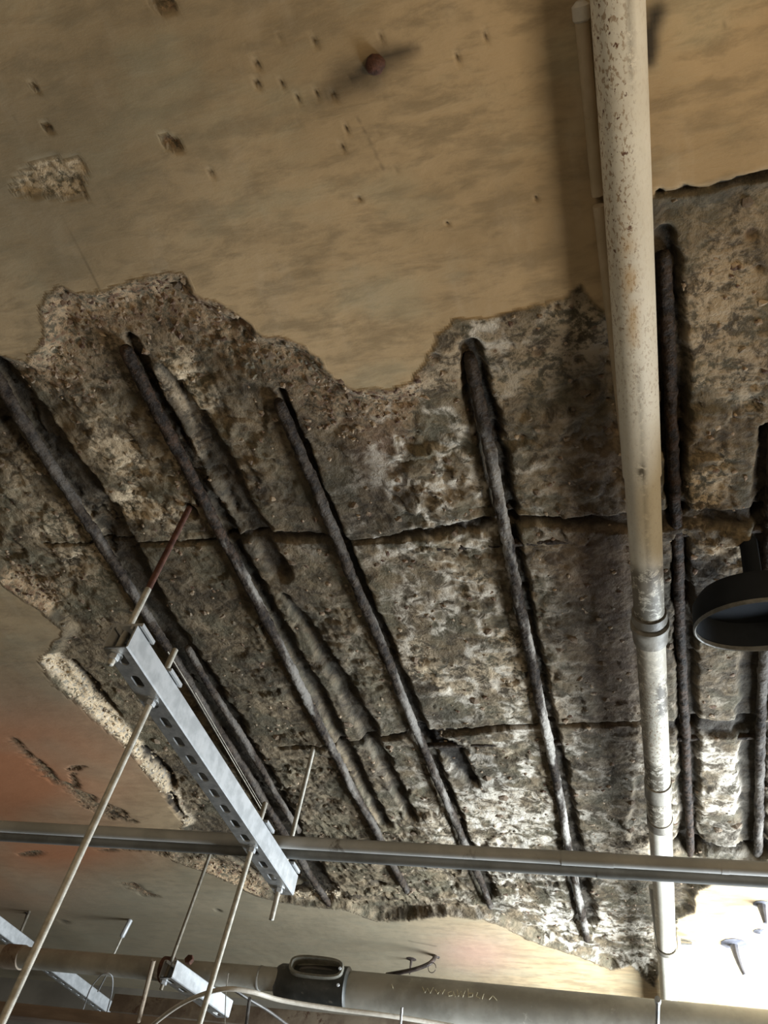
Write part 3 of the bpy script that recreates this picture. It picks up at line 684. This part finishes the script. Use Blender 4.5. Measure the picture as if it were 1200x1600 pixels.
# ------------------------------------------------------------------ perforated steel channels on threaded rods
S = .041
def channel(name, label, near, far, size=S, hgt=S, wall=.0026, slots=True, tint='galv_white', group=None, phase=.0):
    """channel from near to far (bottom centre line), open side up, slotted bottom"""
    near = Vector(near); far = Vector(far); L = (far-near).length
    d = (far-near)/L; x = d.cross(Vector((0, 0, 1))).normalized(); z = x.cross(d)
    T = Matrix(((x.x, d.x, z.x, near.x), (x.y, d.y, z.y, near.y), (x.z, d.z, z.z, near.z), (0, 0, 0, 1)))
    root = thing(name, label, 'steel channel', near.lerp(far, .5), group)
    hw = size/2
    b = MB()
    # walls with lips turned in and down
    for s in (-1, 1):
        prof = [(s*(hw-.002), 0), (s*hw, .002), (s*hw, hgt-.002), (s*(hw-.002), hgt), (s*(hw-.010), hgt), (s*(hw-.010), hgt-.007),
                (s*(hw-.010+wall), hgt-.007), (s*(hw-.010+wall), hgt-wall), (s*(hw-wall), hgt-wall), (s*(hw-wall), wall), (s*(hw-wall), 0)]
        vs = [(q[0], yy, q[1]) for yy in (0, L) for q in prof]; n = len(prof)
        fs = [(i, (i+1) % n, n+(i+1) % n, n+i) for i in range(n)] + [tuple(range(n)), tuple(range(2*n-1, n-1, -1))]
        b.add([T @ Vector(v) for v in vs], fs)
    b.build('channel_side', M[tint], root, False)
    b = MB(); hw2 = hw-.002
    pitch = .05; cnt_ = max(1, int(L/pitch)); p = L/cnt_; n = 24
    for i in range(cnt_):
        cy = (i+.5)*p; vo = []; vi = []
        for k in range(n):
            a = 2*math.pi*k/n + math.pi/n; ca, sa = math.cos(a), math.sin(a)
            hx, hy = .0068, .014
            sx = hx*ca; sy = hx*sa + (hy-hx)*(1 if sa > 0 else -1)
            vi.append((sx, cy+sy)); t_ = min(hw2/abs(ca) if abs(ca) > 1e-6 else 9, (p/2)/abs(sa) if abs(sa) > 1e-6 else 9); vo.append((ca*t_, cy+sa*t_))
        # corners exact
        for cxs in (-1, 1):
            for cys in (-1, 1):
                tgt = (cxs*hw2, cy+cys*p/2); j = min(range(n), key=lambda k: (vo[k][0]-tgt[0])**2+(vo[k][1]-tgt[1])**2); vo[j] = tgt
        vs = [(q[0], q[1], zz) for zz in (0, wall) for q in vo] + [(q[0], q[1], zz) for zz in (0, wall) for q in vi]; fs = []
        for k in range(n):
            k2 = (k+1) % n
            fs += [(k, k2, 2*n+k2, 2*n+k), (n+k, 3*n+k, 3*n+k2, n+k2), (2*n+k, 2*n+k2, 3*n+k2, 3*n+k)]
        b.add([T @ Vector(v) for v in vs], fs)
    o = b.build('slotted_face', M['galv'], root, False); o['label'] = 'underside pierced with a row of oval slots'
    return root, T, L

def hexnut(b, c, ax, r=.0085, h=.008):
    b.lathe(c, ax, [(0, r*.86), (.0012, r), (h-.0012, r), (h, r*.86)], 6)
def rod(label, top, bot, r=.005, mat='rod', nuts=(), plates=(), group=None, rusty=0, smooth_=False, name='threaded_rod'):
    """nuts / plates: world heights of hex nuts under and washers"""
    top = Vector(top); bot = Vector(bot); root = thing(name, label, 'rod', bot, group)
    d = (bot-top); L = d.length; d.normalize()
    def body(a, c, m):
        st = .00085 if not smooth_ else .02; k = max(2, int((c-a)/st)); prof = []
        for i in range(k+1):
            prof.append((a+(c-a)*i/k, r*(1.0 if i % 2 else .87) if not smooth_ else r))
        b = MB(); b.lathe(top, d, prof, 10); b.build('shaft', m, root, True, False)
    if rusty: body(0, rusty, M['rust_rod']); body(rusty, L, M[mat])
    else: body(0, L, M[mat])
    up = -d
    for (zc) in nuts:
        t_ = (top.z-zc)/(top.z-bot.z); c = top.lerp(bot, t_)
        b = MB(); hexnut(b, c, d); b.build('nut', M['galv_white'], root, False)
        b = MB(); b.lathe(c-d*.0018, d, [(0, r), (0, .0115), (.0018, .0115), (.0018, r)], 20, 0, False); b.build('washer', M['galv'], root, False)
    return root
def saddle(root, T, L, y, w=.046, l=.040, lip=.012):
    """square saddle plate folded over the top of a channel"""
    b = MB(); hw = w/2; t_ = .0038; z0 = S; lip = .0022
    prof = [(-hw-t_, z0-lip), (-hw-t_, z0+t_), (hw+t_, z0+t_), (hw+t_, z0-lip), (hw, z0-lip), (hw, z0), (-hw, z0), (-hw, z0-lip)]
    vs = [T @ Vector((q[0], yy, q[1])) for yy in (y-l/2, y+l/2) for q in prof]
    fs = [(i, (i+1) % 8, 8+(i+1) % 8, 8+i) for i in range(8)] + [(0, 1, 6, 7), (1, 2, 5, 6), (2, 3, 4, 5), (8, 15, 14, 9), (9, 14, 13, 10), (10, 13, 12, 11)]
    b.add(vs, fs); b.build('saddle_plate', M['galv_white'], root, False)
cn = P(290, 805); cf = P(487, 1180)                     # anchor points in the soffit
hn = (PV(183, 1023, cn).z + PV(201, 1021, cn).z)/2 ; hn = PV(190, 1024, cn).z
near_c = Vector((cn.x+.008, cn.y-.016, hn-.004)); far_c = Vector((cf.x, cf.y+.030, PV(438, 1388, cf).z))
ch1, T1, LL1 = channel('steel_channel', 'long pale slotted steel channel left of the middle, with grey conduits resting on it', near_c, far_c)
def ch_pt(y): 
    q = T1 @ Vector((0, y, 0)); return q
y_near = .028; y_A = None
# hanger rods up to the soffit
zb = T1 @ Vector((0, .022, 0))
rod('hanger rod at the near end of the big channel, rusted red in its upper part', Vector((cn.x, cn.y, CZ+.02)), Vector((cn.x, cn.y, zb.z-.016)), .0052, 'rod', nuts=(zb.z-.001,), rusty=.19)
zf = T1 @ Vector((0, LL1-.030, 0))
rod('pale hanger rod at the far end of the big channel, short stub below its nut', Vector((cf.x, cf.y, CZ+.02)), Vector((cf.x, cf.y, PV(424, 1437, cf).z)), .0052, 'rod', nuts=(zf.z-.001,))
for y in (.022, LL1-.030): saddle(ch1, T1, LL1, y)
# drop rods through the channel, bottom ends out of the frame
def drop(px_a, px_low, label, stub_px):
    # find y along channel whose bottom centre projects nearest px_a
    best = min(np.linspace(.02, LL1-.02, 400), key=lambda y: abs(proj(ch_pt(float(y)))[1]-px_a[1]))
    c = ch_pt(float(best)); bot = PV(px_low[0], px_low[1], c); d = (bot-c).normalized()
    top = Vector((c.x, c.y, PV(stub_px[0], stub_px[1], c).z))
    top = c - d*(top.z-c.z)
    rod(label, top, bot + d*.12, .0052, 'rod', nuts=(c.z-.001,)); saddle(ch1, T1, LL1, float(best))
def proj(p):
    v = np.array([p[0], p[1], p[2]-EYE]); c = RIv*v[0]+DEv*v[1]+UPv*v[2]
    return (600+F*c[0]/c[2], 800+F*c[1]/c[2])
drop((236, 1095), (6, 1590), 'longest pale rod, from the near half of the big channel to the lower left corner', (272, 1014))
drop((390, 1325), (312, 1598), 'long rod from the far half of the big channel passing before the lower pipe', (418, 1255))

# upper conduits resting on the channel
zt = (T1 @ Vector((0, LL1*.8, S))).z
hcd = zt - EYE
def straight_pipe(name, label, cat, a, b_, r, mat, ext=.4, collars=(), ring=None, n=24, group=None):
    a = Vector(a); b_ = Vector(b_); d = (b_-a).normalized(); root = thing(name, label, cat, a.lerp(b_, .5), group)
    A = a-d*ext; B = b_+d*ext; mb = MB(); mb.sweep([A.lerp(B, i/60) for i in range(61)], r, n); mb.build('tube', M[mat], root)
    for (t_, wd, k) in collars:
        c = a.lerp(b_, t_); mb = MB(); mb.lathe(c-d*wd/2, d, [(0, r*.9), (0, r*k), (wd, r*k), (wd, r*.9)], n); mb.build('collar', M[mat], root)
    return root
rc = .0118
hA = hcd + rc + .001
straight_pipe('grey_conduit', 'nearer and paler of the two grey conduits crossing the photograph on the channel', 'conduit', P(0, 1291, hA), P(1200, 1358, hA), rc, 'conduit', collars=((.805, .09, 1.07), (.955, .012, 1.04)))
rb_ = .0105
hB = hcd + rb_ + .001
q0, q1 = P(0, 1291, hA), P(1200, 1358, hA); off = Vector((0, .043, rb_-rc))
straight_pipe('grey_conduit', 'farther and darker of the two grey conduits, right behind the paler one', 'conduit', q0+off, q1+off, rb_, 'conduit_dark', collars=((.83, .05, 1.08),))

# lower run: second channel, third channel, pipe with inspection box
c2 = P(333, 1322)                                       # soffit anchor of its hanger
z2 = PV(264, 1508, c2)
c2n = Vector((c2.x+.0, z2.y-.02, z2.z-.035)); e2 = P(338, 1608, 1)
e2 = Vector((c2.x+.05, c2n.y+.25, c2n.z-.003))
ch2, T2, LL2 = channel('steel_channel', 'short white steel channel below the lower pipe, pale cable crossing it', c2n, e2)
rod('thin dark hanger rod from behind the conduits down to the short lower channel', Vector((c2.x, c2.y, CZ+.01)), Vector((z2.x, z2.y, c2n.z-.02)), .0048, 'rod_dark', nuts=(c2n.z-.001,))
c3 = P(-60, 1420, .80); e3 = P(172, 1590, .80)
ch3, T3, LL3 = channel('steel_channel', 'grey steel channel at the lower left corner, passing behind the lower pipe', c3, e3)
rod('short dark hanger rod above the lower left channel', P(46, 1424), P(30, 1462, .845), .0048, 'rod_dark')

hP = z2.z - EYE + .010 + .028
hP = (c2n.z + S + .029) - EYE
lp0, lp1 = P(0, 1493, hP), P(440, 1531, hP)
ld = (lp1-lp0).normalized()
low = thing('lower_pipe', 'dusty grey pipe with a black inspection box, crossing the bottom of the photograph', 'pipe', lp1)
b = MB(); A = lp0-ld*.5; b.sweep([A.lerp(lp1, i/50) for i in range(51)], .027, 28); b.build('pipe_length', M['pipe_grey'], low)
b = MB(); c = lp0.lerp(lp1, .06); b.lathe(c-ld*.03, ld, [(0, .02), (.002, .031), (.055, .031), (.057, .02)], 24); o = b.build('coupling', M['pipe_rusty'], low)
c = lp0.lerp(lp1, .93); b = MB(); b.lathe(c, ld, [(0, .026), (.0, .0285), (.004, .0285), (.004, .026)], 28); b.build('joint_ring', M['conduit'], low)
lp2 = P(1230, 1618, hP); ld2 = (lp2 - P(535, 1548, hP)).normalized(); st = P(535, 1548, hP)
def wide(st, en, r, mat, name, squash=1.0):
    b = MB(); b.sweep([st.lerp(en, i/80) for i in range(81)], r, 32); return b.build(name, mat, low)
wide(st-ld2*.03, lp2+ld2*.4, .046, M['pipe_grey'], 'wide_pipe_length')
M['boxm'] = simple('black_plastic_box', (.035, .037, .033), (.07, .07, .062), 20, .5, 0, .0004, (.16, .155, .13), (.6, .7))
M['boxl'] = simple('dusty_box_lip', (.13, .125, .10), (.22, .21, .17), 30, .6)
# inspection box: round body with a raised oval frame and a dark opening
bc0 = P(432, 1533, hP); bc1 = P(545, 1546, hP); bd = (bc1-bc0).normalized(); bl = (bc1-bc0).length
b = MB(); b.lathe(bc0, bd, [(0, .024), (.003, .036), (.012, .041), (bl*.35, .043), (bl*.5, .046), (bl-.02, .049), (bl-.004, .050), (bl, .044)], 36); o = b.build('inspection_box', M['boxm'], low); o['label'] = 'black round bodied inspection box'
side = Vector((0, 0, 1)).cross(bd).normalized()
view_n = (Vector((0, 0, EYE)) - bc0).normalized()
nrm = (Vector((0, -1, .12))).normalized(); nrm = (nrm - bd*nrm.dot(bd)).normalized(); upv = bd.cross(nrm).normalized()
if upv.z < 0: upv = -upv
oc = P(484, 1517, hP+.022) ; oc = bc0 + bd*((P(484, 1517, hP)-bc0).dot(bd)) + nrm*.046 + upv*.020
def stadium(cx, hw, hh, n=32, sq=3.2):
    out = []
    for k in range(n):
        a = 2*math.pi*k/n; ca, sa = math.cos(a), math.sin(a)
        out.append((hw*math.copysign(abs(ca)**(2/sq), ca), hh*math.copysign(abs(sa)**(2/sq), sa)))
    return out
hw_, hh_ = .070, .026
b = MB(); rings = [(1.0, -.030), (1.0, .010), (.97, .013), (.88, .013), (.84, .009), (.84, -.016)]
vs = []; n = 32
for k_, dz in rings:
    for (u, v) in stadium(0, hw_ - (1-k_)*.055, hh_ - (1-k_)*.055, n): vs.append(oc + bd*u + upv*v + nrm*dz)
fs = [(i*n+k, i*n+(k+1) % n, (i+1)*n+(k+1) % n, (i+1)*n+k) for i in range(len(rings)-1) for k in range(n)] + [tuple((len(rings)-1)*n+k for k in range(n))]
b.add(vs, fs); o = b.build('box_frame', M['boxl'], low); o['label'] = 'oval frame around the dark opening'
b = MB(); 
b.sweep([oc + bd*(hw_*.62*math.cos(a)) + upv*(-.004+.008*math.sin(a)) - nrm*(.006) for a in np.linspace(0, 5.6, 24)], .004, 8); b.build('coiled_wire', M['cable_dark'], low)
for (px, py) in ((531, 1513), (528, 1539), (536, 1566)):
    q = P(px, py, hP+(.025 if py < 1520 else .0 if py < 1550 else -.02)); q = bc1 + (q-bc1)*1.0
    d_c = (q - Vector((0, 0, EYE))).normalized(); q = q - d_c*.05
    b = MB(); b.lathe(q, -d_c, [(0, .004), (.003, .004), (.004, .003)], 10); b.build('screw', M['galv_white'], low)

# faint chalk scribble on the wide pipe
def on_wide(px, py, R=.0465):
    d = np.array([px-600., py-800., F]); d = cw(d/np.linalg.norm(d)); o_ = Vector((0, 0, EYE)) - st
    dp = d - ld2*d.dot(ld2); op = o_ - ld2*o_.dot(ld2)
    A_, B_, C_ = dp.dot(dp), 2*dp.dot(op), op.dot(op)-R*R
    D_ = B_*B_-4*A_*C_
    return Vector((0, 0, EYE)) + d*((-B_-math.sqrt(max(D_, 0)))/(2*A_))
M['chalk'] = simple('yellow_chalk', (.60, .55, .38), (.68, .63, .46), 200, .9)
b = MB()
for st_ in ([(660, 1542), (664, 1551), (668, 1544), (672, 1552), (677, 1543)], [(680, 1546), (684, 1553), (688, 1547), (691, 1553), (695, 1546)], [(706, 1549), (700, 1551), (701, 1556), (708, 1555), (708, 1549), (711, 1557)],
            [(714, 1547), (716, 1557), (720, 1549), (723, 1558), (727, 1548)], [(731, 1545), (732, 1558), (738, 1557), (739, 1552), (732, 1552)], [(746, 1551), (744, 1557), (750, 1560)], [(756, 1553), (753, 1561)], [(764, 1562), (770, 1556), (776, 1563)], [(612, 1538), (614, 1544)]):
    b.sweep([on_wide(*p) for p in st_], .0011, 5)
b.build('chalk_marks', M['chalk'], low)['kind'] = 'stuff'
# ledge pieces at the bottom edge
def beam(name, label, cat, a, b_, wdt, hgt, mat, bev=.003):
    a = Vector(a); b_ = Vector(b_); d = (b_-a); L = d.length; d.normalize(); x = d.cross(Vector((0, 0, 1))).normalized(); z = x.cross(d)
    c = a.lerp(b_, .5); T = Matrix(((x.x, d.x, z.x, c.x), (x.y, d.y, z.y, c.y), (x.z, d.z, z.z, c.z), (0, 0, 0, 1)))
    m_ = MB(); m_.box((-wdt/2, -L/2, -hgt/2), (wdt/2, L/2, hgt/2), T, bev); o = m_.build(name, mat); return tag(o, label, cat)
beam('cable_tray', 'brown-grey flat tray edge across the lower left corner, in front of the channel', 'tray', P(-120, 1566, .52), P(470, 1628, .52), .05, .03, M['brown'])
beam('timber_batten', 'brown batten behind the pale cable at the bottom, below the lower pipe', 'batten', P(180, 1570, .70), P(760, 1626, .70), .05, .05, M['pipe_rusty'])
b = MB(); 
def cable(name, label, pts, r, mat, n=10):
    P3 = [Vector(p) for p in pts]; out = []
    for i in range(len(P3)-1):
        p0, p1, p2, p3 = P3[max(i-1, 0)], P3[i], P3[i+1], P3[min(i+2, len(P3)-1)]
        for k in range(8):
            t = k/8; out.append(.5*((2*p1) + (p2-p0)*t + (2*p0-5*p1+4*p2-p3)*t*t + (3*p1-p0-3*p2+p3)*t**3))
    out.append(P3[-1]); b = MB(); b.sweep(out, r, n); return tag(b.build(name, mat), label, 'cable')
cable('pale_cable', 'pale cable arching over the short white channel and under the lower pipe', [P(215, 1625, .50), P(245, 1596, .50), P(290, 1565, .505), P(345, 1546, .51), P(390, 1549, .515), P(440, 1563, .52), P(520, 1576, .53), P(600, 1586, .54), P(700, 1602, .55), P(780, 1618, .55)], .0048, M['cable_pale'])
cable('dark_cable', 'thin dark cable sagging to the lower right beneath the pale cable', [P(365, 1546, .56), P(390, 1562, .56), P(420, 1580, .56), P(455, 1606, .56)], .0035, M['cable_dark'])
b = MB(); b.sweep([P(385+5, 1560, .55), P(384, 1606, .55)], .004, 8); tag(b.build('dark_wire', M['cable_dark']), 'short dark upright wire below the pale cable', 'wire')
b = MB(); b.sweep([P(357, 1520, .60), P(353, 1545, .58), P(351, 1610, .56)], .0012, 6); tag(b.build('thin_wire', M['rod_dark']), 'hair-thin wire tied round the lower pipe right of the long rod', 'wire')
b = MB(); b.sweep([P(628, 1574, .55), P(624, 1620, .50)], .0028, 8); tag(b.build('white_cable_tie', M['galv_white']), 'small white cable tie upright on the pale cable', 'cable tie')
b = MB(); b.sweep([P(1028, 1562, .58), P(1027, 1600, .56)], .004, 8); b.sweep([P(1027.5, 1561, .58), P(1028, 1566, .58)], .006, 8); tag(b.build('pipe_bolt', M['galv']), 'grey bolt end sticking up from the lower pipe under the white pipe', 'bolt')
# loop of bent wire at lower left
cable('wire_loop', 'bright bent wire loop hanging before the lower left channel', [P(122, 1612, .540), P(128, 1584, .550), P(140, 1548, .560), P(152, 1530, .570), P(162, 1521, .575), P(172, 1522, .575), P(176, 1530, .570), P(175, 1550, .560), P(170, 1570, .550), P(164, 1592, .540)], .0016, M['galv_white'], 8)['category'] = 'wire'
# small rods
ca = P(204, 1437); bt = PV(176, 1492, ca)
r5 = rod('thin rod with a pale anchor sleeve, left of the dark hanger rod', Vector((ca.x, ca.y, CZ+.004)), bt+Vector((0, 0, -.03)), .0030, 'rod', smooth_=True)
b = MB(); tp = Vector((ca.x, ca.y, CZ+.0)); dd = (bt-tp).normalized(); b.lathe(tp, dd, [(0, .006), (.002, .0085), (.055, .0085), (.06, .005)], 14); rel(b.build('anchor_sleeve', M['galv_white']), r5)
b = MB(); b.sweep([P(240, 1500, .6), P(216, 1596, .5)], .0055, 10); tag(b.build('support_rod', M['pipe_rusty']), 'brown rusty rod hanging below the lower pipe, left of the short white channel', 'rod')
b = MB(); b.sweep([P(166, 1524, .63), P(153, 1549, .61)], .0022, 8); tag(b.build('short_pin', M['galv']), 'short grey pin inside the bent wire loop', 'pin')
# rusty clamp where the short channel's hanger meets the lower pipe
cl = thing('rusty_clamp', 'rusty clamp gripping the lower pipe beside the short white channel', 'clamp', P(275, 1508, hP))
cc = lp0.lerp(lp1, .62); b = MB(); b.lathe(cc-ld*.012, ld, [(0, .027), (0, .0315), (.024, .0315), (.024, .027)], 28, 0, False); b.build('strap', M['rusthead'], cl)
for px, py in ((252, 1508), (297, 1502)):
    q = P(px, py, hP+.02); q = q - (q-Vector((0, 0, EYE))).normalized()*.045
    b = MB(); hexnut(b, q, (0, -1, .2), .012, .012); b.build('nut', M['rusthead'], cl, False)

# ------------------------------------------------------------------ strap, nails and hooks in the soffit
cable('hanging_strap', 'black curved metal strap hooked to the ceiling above the lower pipe', [P(604, 1523, .86), P(628, 1519, .862), P(650, 1514, .87), P(668, 1507, .885), P(677, 1500, .905), P(680, 1494, .928), P(686, 1495, .931)], .0062, M['nail'])['category'] = 'strap'
def nail(px, py, drop_, label, rr=.0035, plate=.012, mat='nail', bend=0, hook=False, nm='nail'):
    a = P(px, py); z0 = float(zat(np.array([a.x]), np.array([a.y]))[0])
    root = thing(nm, label, nm if nm == 'nail' else 'hook', (a.x, a.y, z0))
    b = MB(); b.lathe((a.x, a.y, z0+.002), (0, 0, -1), [(0, plate), (.003, plate), (.006, plate*.45), (.007, rr)], 10); b.build('base', M[mat], root)
    pts = [Vector((a.x+bend*(t/8)**2, a.y, z0-drop_*t/8)) for t in range(9)]
    b = MB(); b.sweep(pts, [rr*(1.3-.8*t/8) for t in range(9)], 8); b.build('shank', M[mat], root)
nail(643, 1498, .045, 'small black nail left of the curved black strap', plate=.016)
nail(1147, 1474, .075, 'largest grey hook in the bright ceiling corner, with a bent tail', .009, .034, 'hookm', .012, nm='hook')
nail(1190, 1413, .045, 'grey conical hook at the right edge, topmost in the bright corner', .009, .020, 'hookm', nm='hook')
nail(1187, 1455, .006, 'small flat grey stub at the right edge between the two hooks', .005, .016, 'hookm', nm='hook')
nail(43, 1427, .02, 'small dark nail beside the short dark hanger rod', .003, .010)
b = MB(); a = P(675, 1512, .875); b.sweep([a + Vector((.012*math.cos(t), 0, .014*math.sin(t))) for t in np.linspace(0, 5.9, 18)], .0012, 6); tag(b.build('wire_ring', M['nail']), 'tiny wire ring hanging from the curved black strap', 'wire')
# small bracket right of the pipe
br = thing('pipe_bracket', 'pale metal bracket on the ceiling just right of the white pipe, far end', 'bracket', P(1075, 1478, .92))
a0 = P(1064, 1468, .915); a1 = P(1087, 1472, .915)
b = MB(); b.sweep([a0, a1], .004, 8); b.build('arm', M['galv'], br)
b = MB(); b.sweep([P(1064, 1474, .905), P(1080, 1475, .905), P(1087, 1480, .905)], .005, 8); b.build('arm', M['galv'], br)

# rusty bolt head in the stain
a = P(586, 101); z0 = float(zat(np.array([a.x]), np.array([a.y]))[0])
bolt = MB(); bolt.lathe((a.x, a.y, z0+.004), (0, 0, -1), [(0, .011), (.005, .0105), (.010, .0085), (.012, .004)], 9)
for v in bolt.v: v += Vector((random.uniform(-1, 1), random.uniform(-1, 1), random.uniform(-1, 1)))*.0012
tag(bolt.build('bolt_head', M['rusthead'], None, True, False), 'rusty round bolt head in the dark stain near the top of the ceiling', 'bolt')

# ------------------------------------------------------------------ round dark lamp at the right edge
lc = P(1190, 979, .80); R = .090; ht = .050
tilt = Vector((0, -.32, 1)).normalized()
lamp = thing('ceiling_lamp', 'round dark grey lamp housing with a pale rim at the right edge of the photograph', 'lamp', lc)
b = MB(); b.lathe(lc, tilt, [(0, R), (.010, R*1.0), (ht*.7, R*.98), (ht, R*.86), (ht+.002, .01)], 64, 0, False); b.build('housing', M['lamp_dark'], lamp)
b = MB(); b.lathe(lc+tilt*.040, tilt, [(0, .001), (0, R*.9), (-.034, R*.975)], 64, 0, False); b.build('lens_cover', M['lamp_dark'], lamp)
b = MB(); b.lathe(lc-tilt*.001, tilt, [(0, R*.975), (-.0015, R*.99), (0, R*1.01), (.004, R*1.01), (.006, R*.975), (0, R*.975)], 64, 0, False); b.build('rim', M['lamp_rim'], lamp)
b = MB(); b.sweep([lc+tilt*ht*.9, Vector((lc.x+.01, lc.y-.015, CZ+.03))], .013, 20); b.build('mounting_stem', M['lamp_dark'], lamp)
